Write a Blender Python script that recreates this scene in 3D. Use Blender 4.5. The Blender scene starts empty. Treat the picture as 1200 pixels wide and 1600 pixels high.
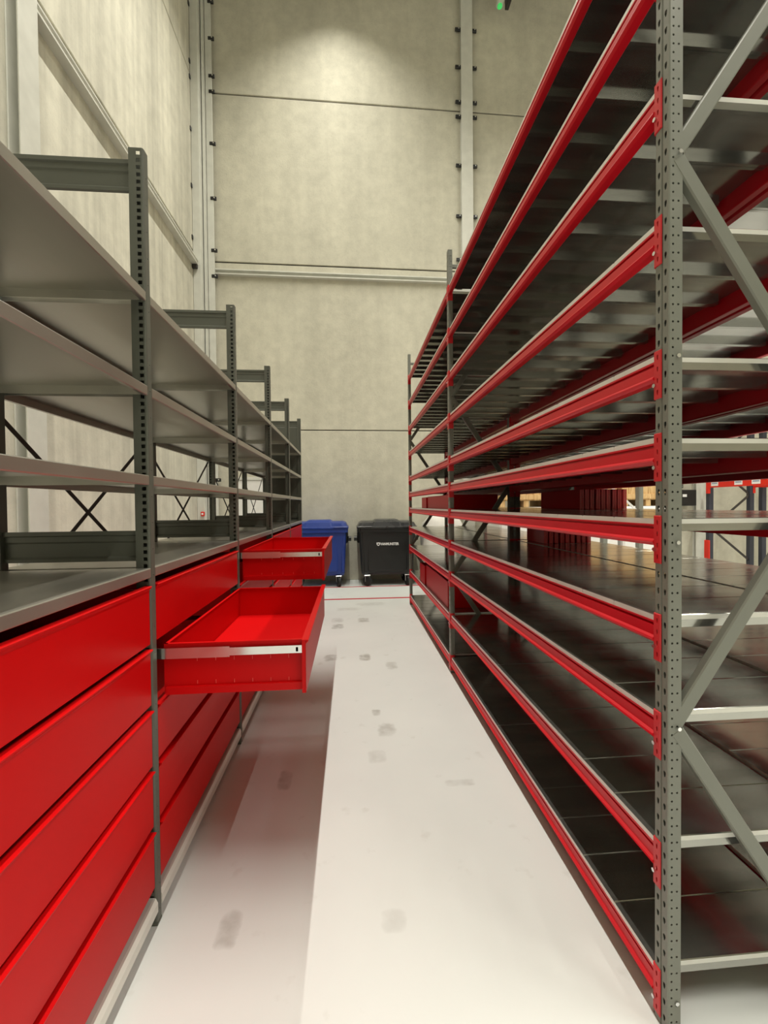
import bpy, math, random
from mathutils import Vector, Matrix

random.seed(7)
scene = bpy.context.scene
COL = scene.collection

# ------------------------------------------------------------------ camera
F_PX, YAW, PITCH, ROLL, EYE = 667.0, 0.0777, -0.0172, -0.0095, 1.6106
cam_data = bpy.data.cameras.new('camera')
cam = bpy.data.objects.new('camera', cam_data)
COL.objects.link(cam)
cam_data.sensor_fit = 'HORIZONTAL'
cam_data.sensor_width = 36.0
cam_data.lens = F_PX / 1200.0 * 36.0
cam_data.clip_start = 0.02
cam_data.clip_end = 100
cy, sy, cp, sp = math.cos(YAW), math.sin(YAW), math.cos(PITCH), math.sin(PITCH)
FW = Vector((sy * cp, cy * cp, sp)); RT = Vector((cy, -sy, 0)); UP = RT.cross(FW)
cr, sr = math.cos(ROLL), math.sin(ROLL)
R2, U2 = cr * RT + sr * UP, -sr * RT + cr * UP
m = Matrix((R2, U2, -FW)).transposed().to_4x4()
m.translation = Vector((0, 0, EYE))
cam.matrix_world = m
scene.camera = cam

# ------------------------------------------------------------------ world and exposure
world = bpy.data.worlds.new('hall_world'); scene.world = world
world.use_nodes = True
world.node_tree.nodes['Background'].inputs[0].default_value = (0.9, 0.95, 1.0, 1)
world.node_tree.nodes['Background'].inputs[1].default_value = 0.1
scene.view_settings.view_transform = 'Standard'
scene.view_settings.look = 'None'
scene.view_settings.gamma = 1.0
scene.view_settings.use_curve_mapping = False
scene.view_settings.exposure = 0.0
scene.cycles.max_bounces = 7
scene.cycles.diffuse_bounces = 4
scene.cycles.glossy_bounces = 4
scene.cycles.caustics_reflective = False
scene.cycles.caustics_refractive = False
LAMP_X = (-0.2, 5.4, 10.4)          # the rows of light strips under the roof
LAMP_Z = 12.15
LAMP_W = 155.0                           # watts of one 2.6 m strip
LAMP_COL = (1.0, 0.965, 0.86)
LAMP_SPREAD = math.radians(124)

# ------------------------------------------------------------------ materials
def new_mat(name):
    mt = bpy.data.materials.new(name); mt.use_nodes = True
    nt = mt.node_tree
    return mt, nt, nt.nodes['Principled BSDF']

def N(nt, t, **kw):
    n = nt.nodes.new(t)
    for k, v in kw.items(): setattr(n, k, v)
    return n

def surf(name, col, rough=0.5, metal=0.0, vary=0.06, scale=6.0, rvary=0.08, bump=0.0, bscale=200.0, stretch=(1, 1, 1), spec=0.5, coat=0.0):
    """plain painted or metal surface: slight colour and gloss variation from noise"""
    mt, nt, b = new_mat(name)
    tc = N(nt, 'ShaderNodeTexCoord'); mp = N(nt, 'ShaderNodeMapping')
    mp.inputs['Scale'].default_value = stretch
    geo = N(nt, 'ShaderNodeNewGeometry')
    nt.links.new(geo.outputs['Position'], mp.inputs['Vector'])
    no = N(nt, 'ShaderNodeTexNoise'); no.inputs['Scale'].default_value = scale; no.inputs['Detail'].default_value = 5
    nt.links.new(mp.outputs[0], no.inputs['Vector'])
    rp = N(nt, 'ShaderNodeValToRGB')
    lo = [max(0, c * (1 - vary)) for c in col]; hi = [min(1, c * (1 + vary)) for c in col]
    rp.color_ramp.elements[0].position = 0.3; rp.color_ramp.elements[1].position = 0.7
    rp.color_ramp.elements[0].color = (*lo, 1); rp.color_ramp.elements[1].color = (*hi, 1)
    nt.links.new(no.outputs['Fac'], rp.inputs[0]); nt.links.new(rp.outputs[0], b.inputs['Base Color'])
    mr = N(nt, 'ShaderNodeMapRange')
    mr.inputs['From Min'].default_value = 0.3; mr.inputs['From Max'].default_value = 0.7
    mr.inputs['To Min'].default_value = max(0.02, rough - rvary); mr.inputs['To Max'].default_value = min(1, rough + rvary)
    nt.links.new(no.outputs['Fac'], mr.inputs['Value']); nt.links.new(mr.outputs[0], b.inputs['Roughness'])
    b.inputs['Metallic'].default_value = metal
    b.inputs['Specular IOR Level'].default_value = spec
    if coat: b.inputs['Coat Weight'].default_value = coat
    if bump:
        n2 = N(nt, 'ShaderNodeTexNoise'); n2.inputs['Scale'].default_value = bscale; n2.inputs['Detail'].default_value = 3
        nt.links.new(geo.outputs['Position'], n2.inputs['Vector'])
        bp = N(nt, 'ShaderNodeBump'); bp.inputs['Strength'].default_value = bump; bp.inputs['Distance'].default_value = 0.002
        nt.links.new(n2.outputs['Fac'], bp.inputs['Height']); nt.links.new(bp.outputs[0], b.inputs['Normal'])
    return mt

def concrete(name, col, streak):
    """cast concrete: cloudy stains, fine pores, faint run marks down the face"""
    mt, nt, b = new_mat(name)
    geo = N(nt, 'ShaderNodeNewGeometry')
    def noise(scale, detail, st=(1, 1, 1), rough=0.6):
        mp = N(nt, 'ShaderNodeMapping'); mp.inputs['Scale'].default_value = st
        nt.links.new(geo.outputs['Position'], mp.inputs['Vector'])
        n = N(nt, 'ShaderNodeTexNoise'); n.inputs['Scale'].default_value = scale; n.inputs['Detail'].default_value = detail
        n.inputs['Roughness'].default_value = rough
        nt.links.new(mp.outputs[0], n.inputs['Vector']); return n.outputs['Fac']
    def ramp(src, p0, c0, p1, c1):
        r = N(nt, 'ShaderNodeValToRGB'); e = r.color_ramp.elements
        e[0].position, e[1].position = p0, p1; e[0].color = (c0, c0, c0, 1); e[1].color = (c1, c1, c1, 1)
        nt.links.new(src, r.inputs[0]); return r.outputs[0]
    def mul(a, bb, f=1.0):
        x = N(nt, 'ShaderNodeMix', data_type='RGBA', blend_type='MULTIPLY'); x.inputs[0].default_value = f
        nt.links.new(a, x.inputs[6]); nt.links.new(bb, x.inputs[7]); return x.outputs[2]
    base = N(nt, 'ShaderNodeRGB'); base.outputs[0].default_value = (*col, 1)
    c = mul(base.outputs[0], ramp(noise(0.6, 6), 0.3, 0.86, 0.7, 1.04))
    c = mul(c, ramp(noise(5.0, 8), 0.35, 0.9, 0.65, 1.03))
    c = mul(c, ramp(noise(40.0, 4), 0.28, 0.75, 0.4, 1.0), 0.5)
    st = (1.0, 1.0, 0.05)
    c = mul(c, ramp(noise(2.2, 6, st), 0.36, 1 - streak, 0.6, 1.03))
    if streak > .1: c = mul(c, ramp(noise(7.0, 7, (1.0, 1.0, 0.03)), 0.38, 1 - streak * .8, 0.58, 1.03))
    nt.links.new(c, b.inputs['Base Color'])
    b.inputs['Roughness'].default_value = 0.78
    bp = N(nt, 'ShaderNodeBump'); bp.inputs['Strength'].default_value = 0.25; bp.inputs['Distance'].default_value = 0.01
    nt.links.new(noise(30, 6), bp.inputs['Height']); nt.links.new(bp.outputs[0], b.inputs['Normal'])
    return mt

def floor_material():
    mt, nt, b = new_mat('white_floor_coating')
    geo = N(nt, 'ShaderNodeNewGeometry')
    def noise(scale, detail, st=(1, 1, 1)):
        mp = N(nt, 'ShaderNodeMapping'); mp.inputs['Scale'].default_value = st
        nt.links.new(geo.outputs['Position'], mp.inputs['Vector'])
        n = N(nt, 'ShaderNodeTexNoise'); n.inputs['Scale'].default_value = scale; n.inputs['Detail'].default_value = detail
        nt.links.new(mp.outputs[0], n.inputs['Vector']); return n.outputs['Fac']
    def ramp(src, p0, c0, p1, c1):
        r = N(nt, 'ShaderNodeValToRGB'); e = r.color_ramp.elements
        e[0].position, e[1].position = p0, p1; e[0].color = (*c0, 1); e[1].color = (*c1, 1)
        nt.links.new(src, r.inputs[0]); return r.outputs[0]
    def mix(a, bb, fac):
        x = N(nt, 'ShaderNodeMix', data_type='RGBA')
        nt.links.new(fac, x.inputs[0])
        nt.links.new(a, x.inputs[6]); nt.links.new(bb, x.inputs[7]); return x.outputs[2]
    base = ramp(noise(0.9, 7), 0.3, (0.69, 0.715, 0.70), 0.7, (0.76, 0.785, 0.765))
    fine = noise(7, 8)
    dirt = ramp(fine, 0.64, (0, 0, 0), 0.82, (0.4, 0.4, 0.4))
    grey = N(nt, 'ShaderNodeRGB'); grey.outputs[0].default_value = (0.36, 0.34, 0.29, 1)
    c = mix(base, grey.outputs[0], dirt)
    # scuffs and tyre rubs: x, y, half width, half length, darkness
    spots = [(-0.48, 1.64, .045, .075, .45), (-0.40, 2.52, .04, .09, .55), (0.15, 1.62, .05, .05, .22), (0.18, 3.28, .035, .05, .5),
             (0.13, 4.49, .06, .10, .75), (-0.23, 4.51, .07, .10, .55), (0.16, 5.94, .08, .12, .6), (-0.19, 5.67, .08, .12, .6),
             (0.39, 4.23, .06, .10, .4), (0.24, 3.02, .07, .09, .4), (-0.20, 5.98, .09, .12, .35), (0.15, 2.7, .06, .07, .25),
             (0.62, 2.4, .09, .03, .3), (0.30, 6.9, .25, .12, .25), (-0.05, 6.6, .2, .1, .25)]
    warp = noise(14, 4)
    sep = N(nt, 'ShaderNodeSeparateXYZ'); nt.links.new(geo.outputs['Position'], sep.inputs[0])
    def math_(op, a, bb):
        n = N(nt, 'ShaderNodeMath', operation=op)
        for i, v in enumerate((a, bb)):
            if isinstance(v, (int, float)): n.inputs[i].default_value = v
            else: nt.links.new(v, n.inputs[i])
        return n.outputs[0]
    tot = None
    for sx, sy_, hx, hy, d in spots:
        dx = math_('DIVIDE', math_('SUBTRACT', sep.outputs[0], sx), hx)
        dy = math_('DIVIDE', math_('SUBTRACT', sep.outputs[1], sy_), hy)
        r = math_('ADD', math_('POWER', math_('ABSOLUTE', dx, 0), 4.0), math_('POWER', math_('ABSOLUTE', dy, 0), 4.0))
        r = math_('ADD', r, math_('MULTIPLY', math_('SUBTRACT', warp, 0.45), 3.0))
        k = N(nt, 'ShaderNodeMapRange'); k.inputs['From Min'].default_value = 1.3; k.inputs['From Max'].default_value = -0.2
        k.inputs['To Min'].default_value = 0; k.inputs['To Max'].default_value = d
        nt.links.new(r, k.inputs['Value'])
        tot = k.outputs[0] if tot is None else math_('MAXIMUM', tot, k.outputs[0])
    dark = N(nt, 'ShaderNodeRGB'); dark.outputs[0].default_value = (0.22, 0.20, 0.165, 1)
    c = mix(c, dark.outputs[0], tot)
    nt.links.new(c, b.inputs['Base Color'])
    mr = N(nt, 'ShaderNodeMapRange'); mr.inputs['To Min'].default_value = 0.30; mr.inputs['To Max'].default_value = 0.52
    nt.links.new(fine, mr.inputs['Value']); nt.links.new(mr.outputs[0], b.inputs['Roughness'])
    bp = N(nt, 'ShaderNodeBump'); bp.inputs['Strength'].default_value = 0.06; bp.inputs['Distance'].default_value = 0.004
    nt.links.new(noise(60, 3), bp.inputs['Height']); nt.links.new(bp.outputs[0], b.inputs['Normal'])
    return mt

def wood_material():
    mt, nt, b = new_mat('raw_pine_boards')
    geo = N(nt, 'ShaderNodeNewGeometry')
    mp = N(nt, 'ShaderNodeMapping'); mp.inputs['Scale'].default_value = (9, 9, 0.8)
    nt.links.new(geo.outputs['Position'], mp.inputs['Vector'])
    n = N(nt, 'ShaderNodeTexNoise'); n.inputs['Scale'].default_value = 3; n.inputs['Detail'].default_value = 6; n.inputs['Distortion'].default_value = 1.5
    nt.links.new(mp.outputs[0], n.inputs['Vector'])
    r = N(nt, 'ShaderNodeValToRGB'); e = r.color_ramp.elements
    e[0].position, e[1].position = 0.35, 0.7; e[0].color = (0.55, 0.33, 0.13, 1); e[1].color = (0.78, 0.56, 0.28, 1)
    nt.links.new(n.outputs['Fac'], r.inputs[0]); nt.links.new(r.outputs[0], b.inputs['Base Color'])
    b.inputs['Roughness'].default_value = 0.7
    return mt

def emit(name, col, s):
    mt, nt, b = new_mat(name)
    b.inputs['Emission Color'].default_value = (*col, 1); b.inputs['Emission Strength'].default_value = s
    b.inputs['Base Color'].default_value = (*col, 1)
    return mt

M = {
    'floor': floor_material(),
    'wall': concrete('cast_concrete_wall', (0.62, 0.595, 0.485), 0.06),
    'wall_l': concrete('streaked_concrete_wall', (0.76, 0.735, 0.62), 0.14),
    'steel_white': surf('off_white_painted_steel', (0.66, 0.66, 0.60), 0.5),
    'grey': surf('grey_green_painted_steel', (0.092, 0.097, 0.078), 0.42, vary=0.05),
    'upright': surf('grey_powder_coated_upright', (0.19, 0.195, 0.165), 0.42, vary=0.05),
    'beam': surf('red_powder_coat_beam', (0.57, 0.004, 0.014), 0.36, vary=0.04, rvary=0.0, spec=0.45),
    'red': surf('signal_red_powder_coat', (0.57, 0.003, 0.004), 0.40, vary=0.02, rvary=0.0, spec=0.15),
    'redlight': surf('red_slot_edge_highlight', (0.80, 0.10, 0.08), 0.4, vary=0.02, rvary=0.0),  # lighter red paints the highlight along the drawer slot edges
    'galv': surf('galvanised_deck_steel', (0.40, 0.395, 0.365), 0.16, metal=0.88, vary=0.12, scale=5, rvary=0.04, stretch=(0.6, 3, 2), bump=0.0),
    'edge': surf('bright_cut_sheet_edge', (0.74, 0.73, 0.68), 0.45, metal=0.25, vary=0.05),
    'hook': surf('bright_red_end_plate', (0.60, 0.018, 0.025), 0.4, vary=0.05),
    'zinc': surf('zinc_plated_shelf', (0.44, 0.425, 0.38), 0.36, metal=0.85, vary=0.06, scale=4, rvary=0.06, stretch=(3, 0.6, 1)),
    'chrome': surf('bright_zinc_slide', (0.72, 0.72, 0.72), 0.18, metal=1.0, vary=0.04),
    'bolt': surf('bright_bolt', (0.8, 0.8, 0.8), 0.25, metal=1.0, vary=0.03),
    'strap': surf('dark_steel_strap', (0.035, 0.03, 0.028), 0.5, vary=0.1),
    'black': surf('black_plastic', (0.012, 0.012, 0.012), 0.42, vary=0.1, spec=0.5),
    'binblack': surf('anthracite_bin_plastic', (0.011, 0.0115, 0.012), 0.38, vary=0.1, spec=0.5),
    'binlid': surf('dark_grey_lid_plastic', (0.04, 0.041, 0.043), 0.30, vary=0.1, spec=0.5),
    'binblue': surf('blue_bin_plastic', (0.014, 0.042, 0.25), 0.38, vary=0.08, spec=0.5),
    'blackrubber': surf('black_rubber', (0.01, 0.01, 0.01), 0.6, vary=0.1),
    'whiteprint': surf('white_print', (0.85, 0.85, 0.85), 0.5, vary=0.02),
    'blueprint': surf('grey_blue_print', (0.30, 0.36, 0.50), 0.6, vary=0.02),
    'line': surf('red_floor_paint', (0.50, 0.012, 0.03), 0.5, vary=0.2, scale=30),
    'wood': wood_material(),
    'white': surf('white_sheet', (0.82, 0.81, 0.78), 0.55, vary=0.04),
    'bag': surf('white_woven_bag', (0.74, 0.72, 0.67), 0.65, vary=0.08, bump=0.2, bscale=40),
    'darkblue': surf('dark_blue_upright', (0.03, 0.034, 0.05), 0.45, vary=0.06),
    'orange': surf('bright_red_beam_far', (0.70, 0.02, 0.008), 0.4, vary=0.04),
    'roof': surf('light_grey_roof_sheet', (0.60, 0.60, 0.57), 0.6, vary=0.04),
    'greenled': emit('green_indicator', (0.06, 0.6, 0.14), 0.55),
    'diffuser': emit('lit_strip_diffuser', (1.0, 0.95, 0.85), 4.0),
}

# ------------------------------------------------------------------ mesh helpers
class MB:
    def __init__(s): s.v, s.f = [], []
    def quad(s, *p):
        i = len(s.v); s.v += [tuple(q) for q in p]; s.f.append(tuple(range(i, i + len(p)))); return s
    def box(s, x0, x1, y0, y1, z0, z1):
        i = len(s.v)
        s.v += [(x0, y0, z0), (x1, y0, z0), (x1, y1, z0), (x0, y1, z0), (x0, y0, z1), (x1, y0, z1), (x1, y1, z1), (x0, y1, z1)]
        for f in ((0, 3, 2, 1), (4, 5, 6, 7), (0, 1, 5, 4), (1, 2, 6, 5), (2, 3, 7, 6), (3, 0, 4, 7)): s.f.append(tuple(i + k for k in f))
        return s
    def bbox(s, x0, x1, y0, y1, z0, z1, b):
        """box with chamfered edges"""
        c = ((x0 + x1) / 2, (y0 + y1) / 2, (z0 + z1) / 2); h = ((x1 - x0) / 2, (y1 - y0) / 2, (z1 - z0) / 2)
        b = min(b, *[k * 0.9 for k in h]); i = len(s.v); idx = {}
        for ax in range(3):
            for sx in (-1, 1):
                for sy_ in (-1, 1):
                    for sz in (-1, 1):
                        sg = (sx, sy_, sz)
                        p = tuple(c[k] + sg[k] * (h[k] if k == ax else h[k] - b) for k in range(3))
                        idx[(ax, sg)] = len(s.v); s.v.append(p)
        S = (-1, 1)
        for ax in range(3):
            a1, a2 = [k for k in range(3) if k != ax]
            for sg in S:
                q = []
                for u, w in ((-1, -1), (1, -1), (1, 1), (-1, 1)):
                    t = [0, 0, 0]; t[ax] = sg; t[a1] = u; t[a2] = w; q.append(idx[(ax, tuple(t))])
                if (sg > 0) == (ax == 1): q.reverse()
                s.f.append(tuple(q))
        for ax in range(3):                     # edges parallel to ax
            a1, a2 = [k for k in range(3) if k != ax]
            for u in S:
                for w in S:
                    q = []
                    for who, e in ((a1, -1), (a1, 1), (a2, 1), (a2, -1)):
                        t = [0, 0, 0]; t[ax] = e; t[a1] = u; t[a2] = w; q.append(idx[(who, tuple(t))])
                    s.f.append(tuple(q))
        for sx in S:
            for sy_ in S:
                for sz in S: s.f.append(tuple(idx[(k, (sx, sy_, sz))] for k in range(3)))
        return s
    def prism(s, prof, axis, a, b):
        """closed 2-D profile extruded along axis; prof in the two remaining axes in order"""
        n = len(prof); i = len(s.v)
        for t in (a, b):
            for p, q in prof:
                s.v.append({'x': (t, p, q), 'y': (p, t, q), 'z': (p, q, t)}[axis])
        for k in range(n): s.f.append((i + k, i + (k + 1) % n, i + n + (k + 1) % n, i + n + k))
        s.f.append(tuple(range(i, i + n))); s.f.append(tuple(range(i + 2 * n - 1, i + n - 1, -1)))
        return s
    def bar(s, p, q, w, t, up=(0, 1, 0)):
        """flat bar from p to q, width w across, thickness t along up"""
        p, q = Vector(p), Vector(q); d = (q - p).normalized(); u = Vector(up); u = (u - d * u.dot(d)).normalized(); sd = d.cross(u)
        i = len(s.v)
        for e in (p, q):
            for a, b in ((-1, -1), (1, -1), (1, 1), (-1, 1)): s.v.append(tuple(e + sd * (a * w / 2) + u * (b * t / 2)))
        for k in range(4): s.f.append((i + k, i + (k + 1) % 4, i + 4 + (k + 1) % 4, i + 4 + k))
        s.f.append((i + 3, i + 2, i + 1, i)); s.f.append((i + 4, i + 5, i + 6, i + 7)); return s
    def channel(s, p, q, w, d, t, up=(0, -1, 0)):
        """C channel from p to q: web width w facing 'up', flanges of depth d behind it"""
        p, q = Vector(p), Vector(q); dr = (q - p).normalized(); u = Vector(up); u = (u - dr * u.dot(dr)).normalized(); sd = dr.cross(u)
        prof = [(-w / 2, -d), (-w / 2, -0.004), (-w / 2 + 0.004, 0), (w / 2 - 0.004, 0), (w / 2, -0.004), (w / 2, -d), (w / 2 - t, -d), (w / 2 - t, -t), (-w / 2 + t, -t), (-w / 2 + t, -d)]
        n = len(prof); i = len(s.v)
        for e in (p, q):
            for a, b in prof: s.v.append(tuple(e + sd * a + u * b))
        for k in range(n): s.f.append((i + k, i + (k + 1) % n, i + n + (k + 1) % n, i + n + k))
        s.f.append(tuple(range(i, i + n))); s.f.append(tuple(range(i + 2 * n - 1, i + n - 1, -1)))
        return s
    def cyl(s, c, r, h, axis='z', n=12, r2=None):
        i = len(s.v); r2 = r if r2 is None else r2
        for k, (t, rr) in enumerate(((-h / 2, r), (h / 2, r2))):
            for j in range(n):
                a = 2 * math.pi * j / n; u, w = rr * math.cos(a), rr * math.sin(a)
                o = {'x': (t, u, w), 'y': (u, t, w), 'z': (u, w, t)}[axis]
                s.v.append((c[0] + o[0], c[1] + o[1], c[2] + o[2]))
        for j in range(n): s.f.append((i + j, i + (j + 1) % n, i + n + (j + 1) % n, i + n + j))
        s.f.append(tuple(range(i + n - 1, i - 1, -1))); s.f.append(tuple(range(i + n, i + 2 * n))); return s
    def holes(s, o, U, V, u0, u1, v0, v1, cu, pitch, hw, hh, start, depth, inward, tear=False):
        """plate strip (origin o, axes U V, u0..u1 by v0..v1) pierced by a column of holes at cu every pitch"""
        o, U, V, inw = Vector(o), Vector(U), Vector(V), Vector(inward)
        P = lambda u, v, d=0.0: tuple(o + U * u + V * v + inw * d)
        n0 = int((v1 - start - hh) // pitch)
        cv = [start + k * pitch for k in range(n0 + 1) if start + k * pitch - hh > v0 and start + k * pitch + hh < v1]
        lo = cv[0] - pitch / 2; 
        if lo > v0: s.quad(P(u0, v0), P(u1, v0), P(u1, lo), P(u0, lo))
        else: lo = v0
        for k, c in enumerate(cv):
            a = lo if k == 0 else c - pitch / 2
            b = min(v1, c + pitch / 2)
            ring = [(u0, a), (cu, a), (u1, a), (u1, c), (u1, b), (cu, b), (u0, b), (u0, c)]
            q = 0.75
            top = 0.72
            hr = [(cu - hw * q, c - hh * top), (cu, c - hh), (cu + hw * q, c - hh * top), (cu + hw, c), (cu + hw * q, c + hh * top), (cu, c + hh), (cu - hw * q, c + hh * top), (cu - hw, c)]
            if tear == 'square':
                hr = [(cu - hw, c - hh), (cu, c - hh), (cu + hw, c - hh), (cu + hw, c), (cu + hw, c + hh), (cu, c + hh), (cu - hw, c + hh), (cu - hw, c)]
            elif tear:
                hr = [(cu - hw * .4, c - hh * .95), (cu, c - hh), (cu + hw * .4, c - hh * .95), (cu + hw * .95, c + hh * .2), (cu + hw * .75, c + hh * .85), (cu, c + hh), (cu - hw * .75, c + hh * .85), (cu - hw * .95, c + hh * .2)]
            i = len(s.v)
            s.v += [P(*p) for p in ring] + [P(*p) for p in hr] + [P(p[0], p[1], depth) for p in hr]
            for j in range(8):
                jj = (j + 1) % 8
                s.f.append((i + j, i + jj, i + 8 + jj, i + 8 + j)); s.f.append((i + 8 + j, i + 8 + jj, i + 16 + jj, i + 16 + j))
        if b < v1 - 1e-6: s.quad(P(u0, b), P(u1, b), P(u1, v1), P(u0, v1))
        return s
    def loft(s, rings, cap=True):
        n = len(rings[0]); i = len(s.v)
        for r in rings: s.v += [tuple(p) for p in r]
        for k in range(len(rings) - 1):
            for j in range(n):
                jj = (j + 1) % n
                s.f.append((i + k * n + j, i + k * n + jj, i + (k + 1) * n + jj, i + (k + 1) * n + j))
        if cap:
            s.f.append(tuple(range(i + n - 1, i - 1, -1))); e = i + (len(rings) - 1) * n; s.f.append(tuple(range(e, e + n)))
        return s
    def mesh(s, name, smooth=False):
        me = bpy.data.meshes.new(name); me.from_pydata(s.v, [], s.f); me.validate()
        import bmesh
        bm = bmesh.new(); bm.from_mesh(me)
        bmesh.ops.recalc_face_normals(bm, faces=bm.faces)
        bm.to_mesh(me); bm.free()
        if smooth:
            for p in me.polygons: p.use_smooth = True
        return me

WL = {}                                            # object name -> world location of its origin
def put(name, me, mat, parent=None, loc=(0, 0, 0), rz=0.0):
    """link a mesh (or MB) as one object whose origin stands at world loc"""
    if isinstance(me, MB): me = me.mesh(name)
    if mat and not me.materials: me.materials.append(M[mat] if isinstance(mat, str) else mat)
    o = bpy.data.objects.new(name, me); COL.objects.link(o)
    base = WL[parent.name] if parent else Vector((0, 0, 0))
    o.parent = parent
    o.location = Vector(loc) - base
    o.rotation_euler = (0, 0, rz)
    WL[o.name] = Vector(loc)
    return o
def root(name, loc, label, cat, group=None, kind=None):
    o = bpy.data.objects.new(name, None); COL.objects.link(o); o.location = loc; o.empty_display_size = 0.1
    WL[o.name] = Vector(loc)
    return tag(o, label, cat, group, kind)
def tag(o, label=None, cat=None, group=None, kind=None):
    if label: o['label'] = label
    if cat: o['category'] = cat
    if group: o['group'] = group
    if kind: o['kind'] = kind
    return o
def rrect(x0, x1, y0, y1, z, r, n=4):
    """rounded rectangle ring at height z"""
    out = []
    for cx, cy_, a0 in ((x1 - r, y0 + r, -90), (x1 - r, y1 - r, 0), (x0 + r, y1 - r, 90), (x0 + r, y0 + r, 180)):
        for k in range(n + 1):
            a = math.radians(a0 + 90 * k / n); out.append((cx + r * math.cos(a), cy_ + r * math.sin(a), z))
    return out

# ================================================================== THE HALL
XL, YB, XR, YF, ZC = -3.05, 9.2, 13.6, -9.0, 13.0
fl = put('floor', MB().box(XL - .3, XR + .3, YF - .3, YB + .4, -0.2, 0.0), 'floor')
tag(fl, 'pale grey coated concrete floor of the aisle with scuffs and tyre rubs', 'floor', kind='structure')
for y, w in ((8.39, .06), (7.31, .075)):
    put('line_marking', MB().box(-3.0, 5.5, y - w / 2, y + w / 2, 0, 0.0015), 'line', fl)
tag(put('ceiling', MB().box(XL - .3, XR + .3, YF - .3, YB + .3, ZC, ZC + .2), 'roof'), 'light grey sheet roof high above the aisle', 'ceiling', kind='structure')

ROWS = [(0.0, 3.195), (3.215, 6.65), (6.68, 10.085), (10.115, 13.0)]
BW_ROT = 0.012                                     # the back wall stands a touch off square
def bw(x, d=0.0, z=0.0):
    """a point on the back wall, d in front of it"""
    return Vector((x + d * math.sin(BW_ROT), YB + (x - 1.0) * math.tan(BW_ROT) - d, z))
wb = root('wall_back', bw(-3.0), 'pale cast concrete end wall of stacked panels behind the wheeled bins', 'wall', kind='structure')
for xa, xb in ((-3.05, 2.565), (2.575, 8.0), (8.01, XR + .1)):
    for za, zb in ROWS:
        L = (xb - xa) / math.cos(BW_ROT)
        put('concrete_panel', MB().bbox(0, L, 0, 0.2, 0, zb - za, 0.008), 'wall', wb, bw(xa, 0, za), BW_ROT)
put('joint_filler', MB().box(0, XR + 3.1, 0, .1, 0, ZC), 'strap', wb, bw(-3.0, -0.03), BW_ROT)
wl = root('wall_left', (XL, 0, 0), 'streaked concrete side wall of wide panels behind the grey shelving', 'wall', kind='structure')
for ya, yb in ((YF, -1.0), (-.99, 4.27), (4.28, YB + .1)):
    for za, zb in ROWS:
        put('concrete_panel', MB().bbox(-.2, 0, 0, yb - ya, 0, zb - za, 0.008), 'wall_l', wl, (XL, ya, za))
put('joint_filler', MB().box(-.1, -.03, 0, YB - YF, 0, ZC), 'strap', wl, (XL, YF, 0))
tag(put('wall_right', MB().box(XR, XR + .2, YF, YB + .3, 0, ZC), 'wall'), 'concrete side wall far beyond the racks', 'wall', kind='structure')
tag(put('wall_front', MB().box(XL, XR, YF - .2, YF, 0, ZC), 'wall'), 'concrete wall closing the hall behind the viewer', 'wall', kind='structure')

# steel columns with the black clamps that hold the panels
clamp_me = MB().bbox(-.06, .06, -.035, 0, -.035, .035, .006).mesh('wall_clamp')
cbolt_me = MB().cyl((0, -.004, 0), .013, .012, 'y', 8).mesh('clamp_bolt')
def clamp(parent, loc, rz=0.0):
    c = put('wall_clamp', clamp_me, 'black', parent, loc, rz)
    off = Vector((.02, -.035, .004)); off.rotate(Matrix.Rotation(rz, 3, 'Z'))
    b = put('clamp_bolt', cbolt_me, 'bolt', None, (0, 0, 0))
    b.parent = c; b.location = (.02, -.035, .004)
def hcol(name, loc, w, d, face, label):
    """H section column; face 'x' shows its flange to +x, 'y' to -y"""
    mb = MB(); t = .016
    if face == 'x':
        mb.bbox(-t, 0, 0, w, 0, ZC, .003).box(-d + t, -t, w / 2 - .006, w / 2 + .006, 0, ZC).bbox(-d, -d + t, 0, w, 0, ZC, .003)
    else:
        mb.bbox(0, w, 0, t, 0, ZC, .003).box(w / 2 - .006, w / 2 + .006, t, d - t, 0, ZC).bbox(0, w, d - t, d, 0, ZC, .003)
    o = root(name, loc, label, 'column', kind='structure')
    put('column_shaft', mb, 'steel_white', o, loc)
    return o
# corner column: two faces
cc = root('trim_1', (-2.85, 9.0, 0), 'off-white steel column in the corner where both concrete walls meet', 'column', kind='structure')
put('column_shaft', MB().bbox(0, .125, 0, .04, 0, ZC, .004), 'steel_white', cc, (-2.845, 9.04, 0))
put('column_flange', MB().bbox(0, .15, 0, .26, 0, ZC, .004), 'steel_white', cc, (-3.045, 8.76, 0))
put('column_web', MB().box(0, .02, 0, .22, 0, ZC), 'steel_white', cc, (-2.875, 8.9, 0))
for z in (11.81, 11.08, 10.33, 10.02, 8.98, 7.88, 6.83, 6.31, 2.15): clamp(cc, (-2.72, 9.065, z))
for z in (11.4, 10.3, 10.0, 9.0, 7.9, 6.9): put('panel_clip', MB().bbox(0, .02, 0, .05, -.04, .04, .005), 'black', cc, (-3.05, 8.71, z))
c2 = hcol('trim_2', bw(2.45, .10), .25, .10, 'y', 'off-white steel column on the end wall above the red racking')
for z in (11.79, 11.0, 10.26, 9.95, 8.91, 7.83, 6.9, 6.3):
    clamp(c2, bw(2.40, .02, z)); clamp(c2, bw(2.75, .02, z))
hcol('trim_3', bw(7.88, .10), .25, .10, 'y', 'off-white steel column far right on the end wall')
hcol('trim_4', (-2.93, 4.15, 0), .25, .12, 'x', 'off-white steel column on the left wall above the shelving')
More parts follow.
